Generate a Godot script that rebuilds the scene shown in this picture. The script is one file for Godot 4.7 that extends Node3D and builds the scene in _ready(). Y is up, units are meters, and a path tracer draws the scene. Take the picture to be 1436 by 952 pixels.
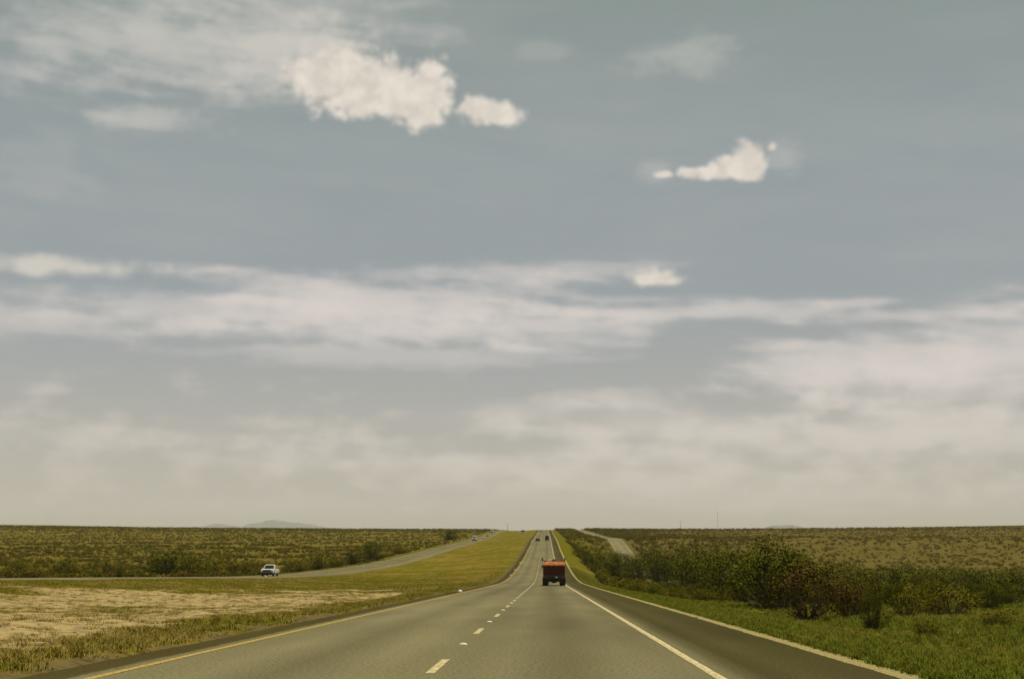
extends Node3D

const EYE := 1.275
const FOC := 2000.0          # focal length in photograph pixels (about a 50 mm lens)
const PW := 1436.0
const PH := 952.0
const MAIN_L := -5.60        # yellow edge line
const MAIN_D := -1.505        # dashed lane line
const MAIN_R := 2.15         # white edge line
const FAR_X := -45.0         # centre of the opposite carriageway
const SIDE_X := 35.0         # centre of the frontage road

var cam: Camera3D
var rng := RandomNumberGenerator.new()
var na := FastNoiseLite.new()
var nb := FastNoiseLite.new()
var nc := FastNoiseLite.new()
var names := {}
var M := {}
var T_MAIN := [[-80, 0.925], [-40, -0.175], [0, -1.275], [100, -4.02], [150, -5.38], [197, -6.5], [225, -6.85], [255, -6.98], [300, -6.9], [467, -5.3], [603, -3.2], [912, -0.5], [1150, 2.1], [1500, 3.6], [2500, 4.0], [6000, 4.0], [40000, 4.0]]
var T_FAR := [[-80, 1.75], [0, -0.45], [118, -3.66], [154, -4.68], [202, -6.05], [234, -6.9], [290, -7.85], [375, -8.4], [612, -6.7], [1034, -2.9], [1250, 0.6], [1500, 2.8], [2500, 4.0], [6000, 4.0], [40000, 4.0]]
var T_LEFT := [[-80, 1.0], [0, -1.3], [118, -4.5], [200, -7.0], [290, -8.9], [400, -9.5], [612, -7.6], [800, -5.3], [1034, -3.0], [1300, 1.0], [1600, 3.8], [2500, 4.5], [6000, 4.5], [40000, 4.5]]
var T_RIGHT := [[-80, -0.3], [0, -2.4], [50, -3.9], [100, -5.3], [200, -8.6], [300, -11.8], [400, -14.0], [470, -14.4], [530, -13.3], [588, -11.5], [660, -7.3], [729, -3.3], [770, -2.6], [850, -2.7], [1060, -1.0], [1296, 1.5], [1600, 3.8], [2500, 4.5], [6000, 4.5], [40000, 4.5]]

# ---------------------------------------------------------------- small helpers
func lin(r: float, g: float, b: float) -> Color:
	return Color(r / 255.0, g / 255.0, b / 255.0).srgb_to_linear()

func raw(r: float, g: float, b: float) -> Color:      # linear base colour as an sRGB property value
	return Color(r, g, b).linear_to_srgb()

func ss(a: float, b: float, x: float) -> float:
	return smoothstep(a, b, x)

func prof(t: Array, d: float) -> float:
	var n := t.size()
	var i := 0
	while i < n - 2 and d > float(t[i + 1][0]):
		i += 1
	var x0 := float(t[i][0]); var x1 := float(t[i + 1][0])
	var y0 := float(t[i][1]); var y1 := float(t[i + 1][1])
	var s := (y1 - y0) / (x1 - x0)
	var m0 := s
	var m1 := s
	if i > 0:
		var sp := (y0 - float(t[i - 1][1])) / (x0 - float(t[i - 1][0]))
		m0 = 0.0 if sp * s <= 0.0 else 2.0 * sp * s / (sp + s)
	if i < n - 2:
		var sn := (float(t[i + 2][1]) - y1) / (float(t[i + 2][0]) - x1)
		m1 = 0.0 if sn * s <= 0.0 else 2.0 * sn * s / (sn + s)
	var h := x1 - x0
	var u := clampf((d - x0) / h, 0.0, 1.0)
	var u2 := u * u
	var u3 := u2 * u
	return (2 * u3 - 3 * u2 + 1) * y0 + (u3 - 2 * u2 + u) * h * m0 + (-2 * u3 + 3 * u2) * y1 + (u3 - u2) * h * m1 + EYE

func main_y(d: float) -> float: return prof(T_MAIN, d)
func far_y(d: float) -> float: return prof(T_FAR, d)

func natural(x: float, d: float, rt: float, lt: float) -> float:
	var w := ss(-45.0, 20.0, x)
	var y := lerpf(lt, rt, w)
	var ax := absf(x + 20.0)
	y += 4.2 * clampf(ax * ax / 360000.0, 0.0, 3.0) * ss(900.0, 1600.0, d)
	var far := ss(150.0, 900.0, d)
	y += na.get_noise_2d(x * 0.9, d * 0.9) * lerpf(0.5, 1.1, far) + nb.get_noise_2d(x * 3.0, d * 3.0) * 0.22
	return y

func ground_row(x: float, d: float, r: float, l: float, rt: float, lt: float) -> float:
	if x >= -7.0 and x <= 4.95:
		return r - 0.14
	if x >= -51.3 and x <= -38.7:
		return l - 0.14
	if x > -38.7 and x < -7.0:
		var t := (-7.0 - x) / 31.7
		var e := sin(PI * t)
		return lerpf(r - 0.05, l - 0.16, ss(0.0, 1.0, t)) - 0.45 * e * e + (nb.get_noise_2d(x * 4.0, d * 4.0) * 0.16 + na.get_noise_2d(x * 1.5, d * 1.5) * 0.3) * minf(1.0, 3.0 * e)
	var n := natural(x, d, rt, lt)
	if x > 0.0:
		var wide := clampf(2.6 * absf(r - n), 9.0, 23.0)
		var y := lerpf(r - 0.06, n, ss(4.95, 4.95 + wide, x))
		var q := absf(x - SIDE_X)
		if q < 12.0 and d > 140.0:
			y = lerpf(rt - 0.1, y, ss(4.2, 12.0, q))
		return y
	return lerpf(l - 0.06, n, ss(-51.3, -62.0, x))

func ground(x: float, d: float) -> float:
	return ground_row(x, d, main_y(d), far_y(d), prof(T_RIGHT, d), prof(T_LEFT, d))

# photo pixel -> unit direction in the world; a distance always comes from the ground it meets
func ray(px: float, py: float) -> Vector3:
	return (cam.transform.basis * Vector3((px - PW / 2) / FOC, (PH / 2 - py) / FOC, -1.0)).normalized()

func meet(px: float, py: float, from_d: float, off: float = 0.0) -> Vector3:
	var v := ray(px, py)
	var d := from_d
	while d < 2400.0:
		var s := d / -v.z
		var p := Vector3(v.x * s, EYE + v.y * s, -d)
		if p.y <= ground(p.x, d) + off:
			return Vector3(p.x, ground(p.x, d), -d)
		d += maxf(0.15, d * 0.002)
	return Vector3(v.x * 1500.0, ground(v.x * 1500.0, 1500.0), -1500.0)

func numbered(n: String) -> String:
	var k: int = names.get(n, 0)
	names[n] = k + 1
	return n if k == 0 else "%s_%03d" % [n, k]

func tag(o: Node, label: String, category: String, group := "", kind := "") -> void:
	if label != "": o.set_meta("label", label)
	if category != "": o.set_meta("category", category)
	if group != "": o.set_meta("group", group)
	if kind != "": o.set_meta("kind", kind)

func thing(n: String, label: String, category: String, at: Vector3, turn := 0.0, group := "") -> Node3D:
	var o := Node3D.new()
	o.name = numbered(n)
	add_child(o)
	o.position = at
	o.rotation.y = turn
	tag(o, label, category, group)
	return o

func put(parent: Node, n: String, mesh: Mesh, m: Material) -> MeshInstance3D:
	var o := MeshInstance3D.new()
	o.name = numbered(n) if parent == self else n
	o.mesh = mesh
	o.material_override = m
	parent.add_child(o, true)
	return o

# a mesh collector with flat faces
class MB:
	var v := PackedVector3Array()
	var n := PackedVector3Array()
	var c := PackedColorArray()
	var col := Color.WHITE
	var soft := 0.0                    # how far shading normals lean towards `lean` (leaves and blades)
	var lean := Vector3.UP
	func tri(a: Vector3, b: Vector3, d: Vector3) -> void:
		var nn := (d - a).cross(b - a)
		nn = nn.normalized() if nn.length_squared() > 1e-18 else Vector3.UP
		if soft > 0.0:
			if nn.dot(lean) < 0.0: nn = -nn
			nn = nn.lerp(lean, soft).normalized()
		v.append(a); v.append(b); v.append(d)
		n.append(nn); n.append(nn); n.append(nn)
		c.append(col); c.append(col); c.append(col)
	func quad(a: Vector3, b: Vector3, d: Vector3, e: Vector3) -> void:
		tri(a, b, d); tri(a, d, e)
	func face_out(p: Array, centre: Vector3) -> void:      # fan, wound so that it faces away from centre
		var m := Vector3.ZERO
		for q in p: m += q
		m /= p.size()
		var nn: Vector3 = (p[2] - p[0]).cross(p[1] - p[0])
		if nn.dot(m - centre) < 0.0:
			p = p.duplicate(); p.reverse()
		for i in range(1, p.size() - 1):
			tri(p[0], p[i], p[i + 1])
	func box(at: Vector3, s: Vector3, b := 0.03) -> void:   # chamfered box
		var h := s * 0.5
		b = minf(b, minf(h.x, minf(h.y, h.z)) * 0.9)
		var k := h - Vector3(b, b, b)
		for ax in 3:
			for sg in [-1.0, 1.0]:
				var u := (ax + 1) % 3
				var w := (ax + 2) % 3
				var p := []
				for q in [[-1, -1], [1, -1], [1, 1], [-1, 1]]:
					var x := Vector3.ZERO
					x[ax] = sg * h[ax]; x[u] = q[0] * k[u]; x[w] = q[1] * k[w]
					p.append(at + x)
				face_out(p, at)
		for ax in 3:
			var u := (ax + 1) % 3
			var w := (ax + 2) % 3
			for q in [[-1, -1], [1, -1], [1, 1], [-1, 1]]:
				var p := []
				for e in [[-1, 0], [1, 0], [1, 1], [-1, 1]]:
					var x := Vector3.ZERO
					x[ax] = e[0] * k[ax]
					x[u] = q[0] * (h[u] if e[1] == 0 else k[u])
					x[w] = q[1] * (k[w] if e[1] == 0 else h[w])
					p.append(at + x)
				face_out(p, at)
		for sx in [-1.0, 1.0]:
			for sy in [-1.0, 1.0]:
				for sz in [-1.0, 1.0]:
					face_out([at + Vector3(sx * h.x, sy * k.y, sz * k.z), at + Vector3(sx * k.x, sy * h.y, sz * k.z), at + Vector3(sx * k.x, sy * k.y, sz * h.z)], at)
	func hull(a: Array, b: Array) -> void:                  # two matching outlines joined and capped
		var m := Vector3.ZERO
		for q in a: m += q
		for q in b: m += q
		m /= a.size() + b.size()
		face_out(a, m); face_out(b, m)
		for i in a.size():
			var j := (i + 1) % a.size()
			face_out([a[i], a[j], b[j], b[i]], m)
	func tube(a: Vector3, b: Vector3, ra: float, rb: float, k := 8, cap := true) -> void:
		var z := (b - a).normalized()
		var x := z.cross(Vector3.UP if absf(z.y) < 0.9 else Vector3.RIGHT).normalized()
		var y := z.cross(x)
		var pa := []
		var pb := []
		for i in k:
			var t := TAU * i / k
			pa.append(a + (x * cos(t) + y * sin(t)) * ra)
			pb.append(b + (x * cos(t) + y * sin(t)) * rb)
		var m := (a + b) * 0.5
		for i in k:
			var j := (i + 1) % k
			face_out([pa[i], pa[j], pb[j], pb[i]], m)
		if cap:
			face_out(pa, m); face_out(pb, m)
	func done() -> ArrayMesh:
		var arr := []
		arr.resize(Mesh.ARRAY_MAX)
		arr[Mesh.ARRAY_VERTEX] = v
		arr[Mesh.ARRAY_NORMAL] = n
		arr[Mesh.ARRAY_COLOR] = c
		var am := ArrayMesh.new()
		am.add_surface_from_arrays(Mesh.PRIMITIVE_TRIANGLES, arr)
		return am

# ---------------------------------------------------------------- textures and materials
func noise_tex(seed_: int, freq: float, lo: float, hi: float, size := 1024, octaves := 5, gain := 0.6) -> ImageTexture:
	var f := FastNoiseLite.new()
	f.seed = seed_
	f.frequency = freq
	f.noise_type = FastNoiseLite.TYPE_SIMPLEX_SMOOTH
	f.fractal_octaves = octaves
	f.fractal_gain = gain
	var im := f.get_seamless_image(size, size)
	im.convert(Image.FORMAT_L8)
	var b := im.get_data()
	for i in b.size():
		b[i] = int(clampf(lerpf(lo, hi, b[i] / 255.0), 0.0, 1.0) * 255.0)
	return ImageTexture.create_from_image(Image.create_from_data(size, size, false, Image.FORMAT_L8, b))

func mat(c: Color, rough := 0.9, metal := 0.0, vc := false) -> StandardMaterial3D:
	var m := StandardMaterial3D.new()
	m.albedo_color = c
	m.roughness = rough
	m.metallic = metal
	m.vertex_color_use_as_albedo = vc
	return m

func world_tex(m: StandardMaterial3D, t: Texture2D, metres: float) -> StandardMaterial3D:
	m.albedo_texture = t
	m.uv1_triplanar = true
	m.uv1_world_triplanar = true
	m.uv1_scale = Vector3.ONE / metres
	return m

func leafy(c: Color) -> StandardMaterial3D:
	var m := mat(c, 1.0, 0.0, true)
	m.metallic_specular = 0.15
	m.backlight_enabled = true
	m.backlight = Color(c.r * 0.85, c.g * 0.85, c.b * 0.5)
	m.cull_mode = BaseMaterial3D.CULL_DISABLED
	return m

func make_materials() -> void:
	var t_soil := noise_tex(11, 0.012, 0.62, 1.28, 1024, 6, 0.72)
	var t_asphalt := noise_tex(21, 0.06, 0.46, 1.48, 1024, 5, 0.85)
	var t_paint := noise_tex(31, 0.03, 0.30, 1.40, 512, 5, 0.8)
	var t_dirt := noise_tex(41, 0.02, 0.6, 1.3, 512, 5, 0.65)
	M.soil = world_tex(mat(raw(0.4, 0.4, 0.4), 1.0, 0.0, true), t_soil, 9.0)
	M.asphalt = world_tex(mat(raw(0.25, 0.25, 0.25), 0.88, 0.0, true), t_asphalt, 5.0)
	M.gravel = world_tex(mat(raw(0.32, 0.285, 0.14), 1.0), t_dirt, 1.3)
	M.white_paint = world_tex(mat(raw(0.62, 0.56, 0.36), 0.8), t_paint, 1.6)
	M.yellow_paint = world_tex(mat(raw(0.50, 0.38, 0.115), 0.8), t_paint, 1.6)
	M.leaf_dark = leafy(raw(0.145, 0.165, 0.014))
	M.leaf_olive = leafy(raw(0.20, 0.195, 0.02))
	M.leaf_brown = leafy(raw(0.145, 0.100, 0.022))
	M.leaf_pale = leafy(raw(0.23, 0.19, 0.04))
	for k in ["soil", "asphalt", "gravel", "white_paint", "yellow_paint"]:
		M[k].metallic_specular = 0.06
	M.grass = leafy(raw(0.30, 0.30, 0.30))
	M.stem = mat(raw(0.10, 0.075, 0.045), 0.95)
	M.red = world_tex(mat(raw(0.12, 0.018, 0.006), 0.8), t_dirt, 2.2)
	M.tarp = world_tex(mat(raw(0.46, 0.15, 0.02), 0.9), t_dirt, 1.5)
	M.black = mat(raw(0.012, 0.012, 0.011), 0.55)
	M.tyre = mat(raw(0.014, 0.013, 0.012), 0.9)
	M.steel = mat(raw(0.30, 0.28, 0.24), 0.45, 0.7)
	M.frame = world_tex(mat(raw(0.09, 0.07, 0.025), 0.8), t_dirt, 1.5)
	M.flap = mat(raw(0.02, 0.019, 0.016), 0.9)
	M.white_car = mat(raw(0.72, 0.71, 0.68), 0.3)
	M.white_car.clearcoat_enabled = true
	M.grey_car = mat(raw(0.20, 0.19, 0.16), 0.35, 0.2)
	M.dark_car = mat(raw(0.03, 0.028, 0.022), 0.35, 0.1)
	M.glass = mat(raw(0.012, 0.014, 0.014), 0.06)
	M.lamp_red = mat(raw(0.32, 0.02, 0.012), 0.3)
	M.lamp_clear = mat(raw(0.75, 0.74, 0.7), 0.15, 0.3)
	M.reflector = mat(raw(0.88, 0.86, 0.78), 0.2)
	M.pole = mat(raw(0.09, 0.075, 0.05), 0.95)
	M.rock = world_tex(mat(raw(0.07, 0.07, 0.06), 1.0), t_soil, 900.0)

# ---------------------------------------------------------------- sky
var s_n1 := FastNoiseLite.new()
var s_n2 := FastNoiseLite.new()
var s_n3 := FastNoiseLite.new()
var s_lobes := []      # [centre az, centre el, half width, half height, strength, softness] in arc pixels

func sky_px(px: float, py: float) -> Vector2:
	var v := ray(px, py)
	return Vector2(atan2(v.x, -v.z), asin(v.y)) * FOC

func lobe(px: float, py: float, w: float, h: float, s := 1.0) -> void:
	var c := sky_px(px, py)
	s_lobes.append([c.x, c.y, w, h, s])

func fbm_setup(f: FastNoiseLite, seed_: int, freq: float, oct: int, gain := 0.5) -> void:
	f.seed = seed_
	f.frequency = freq
	f.noise_type = FastNoiseLite.TYPE_SIMPLEX_SMOOTH
	f.fractal_type = FastNoiseLite.FRACTAL_FBM
	f.fractal_octaves = oct
	f.fractal_gain = gain

var s_n4 := FastNoiseLite.new()
var air_stops := [[-60.0, Color8(199, 191, 177)], [0.0, Color8(199, 191, 177)], [60.0, Color8(190, 184, 172)], [150.0, Color8(178, 176, 170)], [240.0, Color8(165, 168, 168)], [330.0, Color8(154, 161, 165)], [520.0, Color8(148, 157, 160)], [740.0, Color8(139, 150, 148)], [1400.0, Color8(120, 136, 138)], [3200.0, Color8(108, 126, 132)]]

# one sky colour for azimuth/elevation given in arc pixels
func sky_at(az: float, el: float) -> Color:
	var c: Color = air_stops[0][1]
	for i in range(air_stops.size() - 1):
		if el >= air_stops[i][0]:
			c = air_stops[i][1].lerp(air_stops[i + 1][1], clampf((el - air_stops[i][0]) / (air_stops[i + 1][0] - air_stops[i][0]), 0.0, 1.0))
	var a := az / FOC
	var p := Vector3(sin(a), 0.0, cos(a)) * FOC
	# v1 broad, st wind-drawn streaks (slightly tilted), pf puffy
	var v1 := s_n1.get_noise_3d(p.x * 0.55, el * 1.2, p.z * 0.55)
	var tilt := el + 0.05 * p.x + 22.0 * v1
	var st := s_n2.get_noise_3d(p.x * 0.42, tilt * 3.0, p.z * 0.42)
	var st2 := s_n2.get_noise_3d(p.x * 1.1 + 50.0, tilt * 6.5, p.z * 1.1)
	var pf := s_n3.get_noise_3d(p.x * 0.42, el * 0.75 + 30.0, p.z * 0.42)
	var n3 := s_n3.get_noise_3d(p.x, el * 1.15, p.z)
	var bil := 0.5 - s_n4.get_noise_3d(p.x, el * 1.2, p.z)
	# thin veils everywhere
	var veil := clampf(0.12 + 0.5 * v1 + 0.35 * st + 0.12 * st2, 0.0, 1.0)
	c = c.lerp(Color8(190, 187, 180), veil * 0.34 * ss(-50.0, 150.0, el))
	# away from the view: the same flat bank goes on round the horizon
	var far_az := ss(760.0, 1000.0, absf(az + 47.0))
	var bank := (1.0 - absf(el - 300.0 - 55.0 * v1) / 70.0 + 1.1 * st + 0.4 * st2) * far_az
	c = c.lerp(Color8(212, 204, 197), 0.75 * ss(0.0, 1.0, bank))
	# low mottled cloud fading into haze
	var low := 1.0 - absf(el - 120.0) / 160.0 + 0.7 * v1 + 0.6 * st + 0.35 * st2 + 1.0 * pf - 0.45
	c = c.lerp(Color8(211, 202, 192), 0.62 * ss(-0.05, 0.95, low) * ss(-5.0, 40.0, el))
	var flat := 0.0
	var puff := 0.0
	var wisp := 0.0
	var wx := az + 12.0 * n3
	var wy := el + 10.0 * pf
	var body := 0.0
	for L in s_lobes:
		var dx: float = (az - L[0]) / L[2]
		if absf(dx) > 1.9: continue
		var dy: float = (el - L[1]) / L[3]
		if absf(dy) > 1.9: continue
		var r := 1.0 - sqrt(dx * dx + dy * dy)
		if L[4] > 1.5:
			wisp = maxf(wisp, (L[4] - 2.0) * ss(-0.25, 0.95, r + 0.35 * st + 0.3 * st2 + 0.75 * pf + 0.25 * n3))
		elif L[4] < 0.0:
			flat = 1.0 - (1.0 - flat) * (1.0 + L[4] * ss(-0.35, 0.85, r * 1.1 + 0.60 * st + 0.48 * st2 + 0.40 * pf + 0.12 * n3))
		else:
			dx = (wx - L[0]) / L[2]
			dy = (wy - L[1]) / L[3]
			if dy < 0.0: dy *= 1.25
			r = 1.0 - sqrt(dx * dx + dy * dy)
			var big: float = 0.40 if L[3] > 30.0 else 0.30
			puff = maxf(puff, L[4] * ss(-0.20, 0.40, r + big * (bil - 0.25) + 0.16 * n3 + 0.22 * pf))
			body = maxf(body, r)
	c = c.lerp(Color8(220, 211, 205).lerp(Color8(213, 205, 194), ss(230.0, 60.0, el)), flat)
	c = c.lerp(Color8(213, 207, 197), wisp)
	var lit := clampf(0.55 + 0.9 * (bil - 0.3) + 0.8 * n3, 0.0, 1.0)
	c = c.lerp(Color8(214, 205, 194).lerp(Color8(231, 222, 210), lit), puff)
	return c

func make_sky() -> Sky:
	fbm_setup(s_n1, 5, 0.0032, 4)
	fbm_setup(s_n2, 8, 0.0060, 5, 0.55)
	fbm_setup(s_n3, 13, 0.026, 5, 0.55)
	fbm_setup(s_n4, 17, 0.022, 4, 0.5)
	s_n4.fractal_type = FastNoiseLite.FRACTAL_RIDGED
	# cumulus (px, py, half width, half height)
	for q in [[436, 108, 48, 34], [478, 108, 56, 50], [525, 125, 70, 52], [565, 134, 58, 46], [602, 130, 40, 54], [505, 142, 80, 36], [588, 160, 44, 26],
			[672, 158, 32, 26], [700, 160, 38, 20], [655, 147, 15, 18],
			[1046, 224, 30, 28], [1050, 236, 28, 22], [1022, 234, 28, 18], [998, 242, 40, 11], [968, 243, 18, 10], [928, 244, 15, 8], [1081, 206, 10, 9],
			[918, 393, 38, 19]]:
		lobe(q[0], q[1], q[2], q[3], 1.0)
	lobe(60, 374, 100, 15, 2.9); lobe(120, 378, 90, 16, 2.95)
	for q in [[1390, 575, 60, 24, 2.4], [1300, 600, 50, 18, 2.3], [900, 562, 60, 18, 2.35], [780, 575, 36, 14, 2.35], [400, 640, 34, 24, 2.4], [640, 655, 60, 18, 2.3], [700, 582, 50, 14, 2.25], [1120, 580, 70, 20, 2.25], [850, 630, 70, 20, 2.25]]: lobe(q[0], q[1], q[2], q[3], q[4])
	lobe(960, 72, 75, 30, 2.35); lobe(215, 165, 110, 18, 2.5); lobe(455, 62, 80, 46, 2.75); lobe(380, 85, 110, 60, 2.6); lobe(250, 70, 170, 70, 2.4); lobe(130, 60, 120, 60, 2.3); lobe(400, 110, 40, 14, 2.6)
	lobe(1098, 226, 30, 34, 2.3); lobe(915, 240, 34, 18, 2.3); lobe(765, 68, 40, 20, 2.18); lobe(60, 230, 90, 50, 2.16)
	# thin sheets (negative strength)
	for q in [[250, 60, 280, 80, 0.30], [420, 40, 170, 80, 0.3], [110, 60, 150, 70, 0.2],
			[280, 435, 330, 30, 0.6], [560, 425, 290, 44, 0.75], [760, 455, 230, 34, 0.65], [90, 452, 190, 24, 0.6], [980, 438, 240, 16, 0.65], [860, 420, 160, 10, 0.4],
			[650, 385, 190, 16, 0.4], [560, 500, 330, 16, 0.45], [400, 405, 150, 26, 0.5], [830, 375, 120, 9, 0.35], [500, 460, 300, 24, 0.45],
			[1215, 424, 70, 7, 0.5], [1330, 440, 190, 12, 0.6], [1260, 500, 230, 36, 0.6], [1400, 485, 200, 60, 0.6], [1130, 525, 130, 26, 0.5], [1320, 545, 260, 40, 0.5],
			[1350, 590, 240, 50, 0.45], [900, 590, 260, 36, 0.4], [1130, 610, 330, 50, 0.45], [880, 650, 220, 40, 0.4], [640, 660, 150, 26, 0.35], [400, 640, 80, 28, 0.3], [200, 612, 330, 14, 0.3], [1040, 690, 380, 40, 0.4], [720, 580, 120, 16, 0.3], [300, 720, 320, 26, 0.25]]:
		lobe(q[0], q[1], q[2], q[3], -q[4])
	var r2 := RandomNumberGenerator.new()
	r2.seed = 4
	for i in 26:                                       # the same weather all round
		var a := (0.5 + r2.randf() * (TAU - 1.0)) * FOC
		if a > PI * FOC: a -= TAU * FOC
		var e := r2.randf_range(480.0, 1500.0)
		for k in 5:
			s_lobes.append([a + r2.randfn() * 60.0, e + r2.randfn() * 14.0, r2.randf_range(25, 60), r2.randf_range(16, 40), r2.randf_range(0.6, 1.0)])
	var w := 512
	var im := Image.create(w, w / 2, false, Image.FORMAT_RGB8)
	for j in w / 2:
		var el := (0.5 - (j + 0.5) / (w / 2)) * PI * FOC
		if el < -80.0:
			continue
		for i in w:
			im.set_pixel(i, j, sky_at(((i + 0.5) / w - 0.5) * TAU * FOC, el))
	im.resize(4096, 2048, Image.INTERPOLATE_CUBIC)
	for j in range(740, 1032):
		var el := (0.5 - (j + 0.5) / 2048.0) * PI * FOC
		for i in range(1770, 2340):
			im.set_pixel(i, j, sky_at(((i + 0.5) / 4096.0 - 0.5) * TAU * FOC, el))
	var turned := Image.create(4096, 2048, false, Image.FORMAT_RGB8)      # straight ahead (-z) is the panorama's first column
	turned.blit_rect(im, Rect2i(2048, 0, 2048, 2048), Vector2i(0, 0))
	turned.blit_rect(im, Rect2i(0, 0, 2048, 2048), Vector2i(2048, 0))
	im = turned
	var pm := PanoramaSkyMaterial.new()
	pm.panorama = ImageTexture.create_from_image(im)
	var s := Sky.new()
	s.sky_material = pm
	return s

# ---------------------------------------------------------------- ground
var rows_d := PackedFloat32Array()
func make_rows() -> void:
	var d := -60.0
	while d < 26000.0:
		rows_d.append(d)
		if d < 8.0: d += 2.0
		elif d < 2200.0: d += maxf(0.45, d * 0.011)
		else: d *= 1.07

func ground_color(x: float, d: float) -> Color:
	var a := na.get_noise_2d(x * 2.0 + 500.0, d * 2.0)
	var b := nb.get_noise_2d(x * 5.0, d * 3.0 + 900.0)
	var e := nc.get_noise_2d(x * 1.0, d * 0.7)
	if x > -39.0 and x < 0.0:                         # the median: grass, dry grass and a bare patch
		var green := Color(0.134, 0.121, 0.010)
		var dry := Color(0.205, 0.160, 0.034)
		var bare := Color(0.35, 0.28, 0.145)
		var t := clampf((-7.0 - x) / 31.7, 0.0, 1.0)
		var c := green.lerp(dry, ss(-0.25, 0.5, a + 0.5 * b))
		var inside := ss(0.03, 0.10, t) * (1.0 - ss(0.56, 0.80, t)) * (1.0 - ss(70.0, 150.0, d + 40.0 * e))
		c = c.lerp(bare, ss(0.10, 1.0, inside + 0.6 * b + 0.45 * a * inside))
		return c.lerp(Color(0.12, 0.098, 0.05), (1.0 - ss(0.0, 0.04, t)) * ss(-0.4, 0.3, b + 0.2))
	if x >= 0.0 and x < 70.0 and d < 330.0 + 60.0 * a:
		var green2 := Color(0.105, 0.120, 0.012)
		var c2 := green2.lerp(Color(0.19, 0.155, 0.025), ss(-0.1, 0.6, a + 0.7 * b))
		return c2.lerp(Color(0.10, 0.075, 0.035), 0.6 * ss(0.2, 0.7, e + 0.4 * b))
	if x >= 0.0:
		var slope := 1.0 - ss(0.0, 30.0, x - 5.5)
		var tan_ := Color(0.132, 0.112, 0.034).lerp(Color(0.115, 0.096, 0.024), ss(-0.3, 0.5, a + 0.4 * b))
		return tan_.lerp(Color(0.125, 0.12, 0.010), slope)
	var edge := 1.0 - ss(52.0, 60.0, -x)
	var soil := Color(0.168, 0.140, 0.034).lerp(Color(0.125, 0.104, 0.016), ss(-0.45, 0.35, a + 0.6 * b))
	return soil.lerp(Color(0.15, 0.135, 0.012), edge)

func make_ground() -> void:
	make_rows()
	var xs := []
	var x := -51.3
	var step := 0.9
	while x > -14000.0:
		x -= step
		step = maxf(0.9, step * 1.032)
		xs.append(x)
	xs.reverse()
	for q in [-51.3, -50.5, -45.0, -39.5, -38.7]: xs.append(q)
	x = -38.7
	while x < -12.0:
		x += 0.75
		xs.append(x)
	while x < -7.5:
		x += 0.4
		xs.append(x)
	for q in [-7.0, -6.4, -1.5, 4.5, 4.95]: xs.append(q)
	x = 4.95
	step = 0.4
	while x < 14000.0:
		x += step
		step = 0.4 if x < 14.0 else (0.9 if x < 60.0 else step * 1.036)
		xs.append(x)
	var nx := xs.size()
	var nd := rows_d.size()
	var v := PackedVector3Array()
	var c := PackedColorArray()
	v.resize(nx * nd)
	c.resize(nx * nd)
	for j in nd:
		var d := rows_d[j]
		var r := main_y(d)
		var l := far_y(d)
		var rt := prof(T_RIGHT, d)
		var lt := prof(T_LEFT, d)
		for i in nx:
			var xx: float = xs[i]
			v[j * nx + i] = Vector3(xx, ground_row(xx, d, r, l, rt, lt), -d)
			var g := ground_color(xx, d)
			c[j * nx + i] = Color(g.r / 0.4, g.g / 0.4, g.b / 0.4)
	var n := PackedVector3Array()
	n.resize(nx * nd)
	for j in nd:
		for i in nx:
			var a := v[j * nx + maxi(i - 1, 0)]
			var b := v[j * nx + mini(i + 1, nx - 1)]
			var e := v[maxi(j - 1, 0) * nx + i]
			var f := v[mini(j + 1, nd - 1) * nx + i]
			n[j * nx + i] = (b - a).cross(f - e).normalized()
	var ix := PackedInt32Array()
	ix.resize((nx - 1) * (nd - 1) * 6)
	var k := 0
	for j in nd - 1:
		for i in nx - 1:
			var p := j * nx + i
			ix[k] = p; ix[k + 1] = p + nx; ix[k + 2] = p + 1
			ix[k + 3] = p + 1; ix[k + 4] = p + nx; ix[k + 5] = p + nx + 1
			k += 6
	var arr := []
	arr.resize(Mesh.ARRAY_MAX)
	arr[Mesh.ARRAY_VERTEX] = v
	arr[Mesh.ARRAY_NORMAL] = n
	arr[Mesh.ARRAY_COLOR] = c
	arr[Mesh.ARRAY_INDEX] = ix
	var am := ArrayMesh.new()
	am.add_surface_from_arrays(Mesh.PRIMITIVE_TRIANGLES, arr)
	var o := put(self, "ground", am, M.soil)
	tag(o, "rolling grass and scrub desert ground", "ground", "", "structure")
	print("ground ", nx, " x ", nd)

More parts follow.
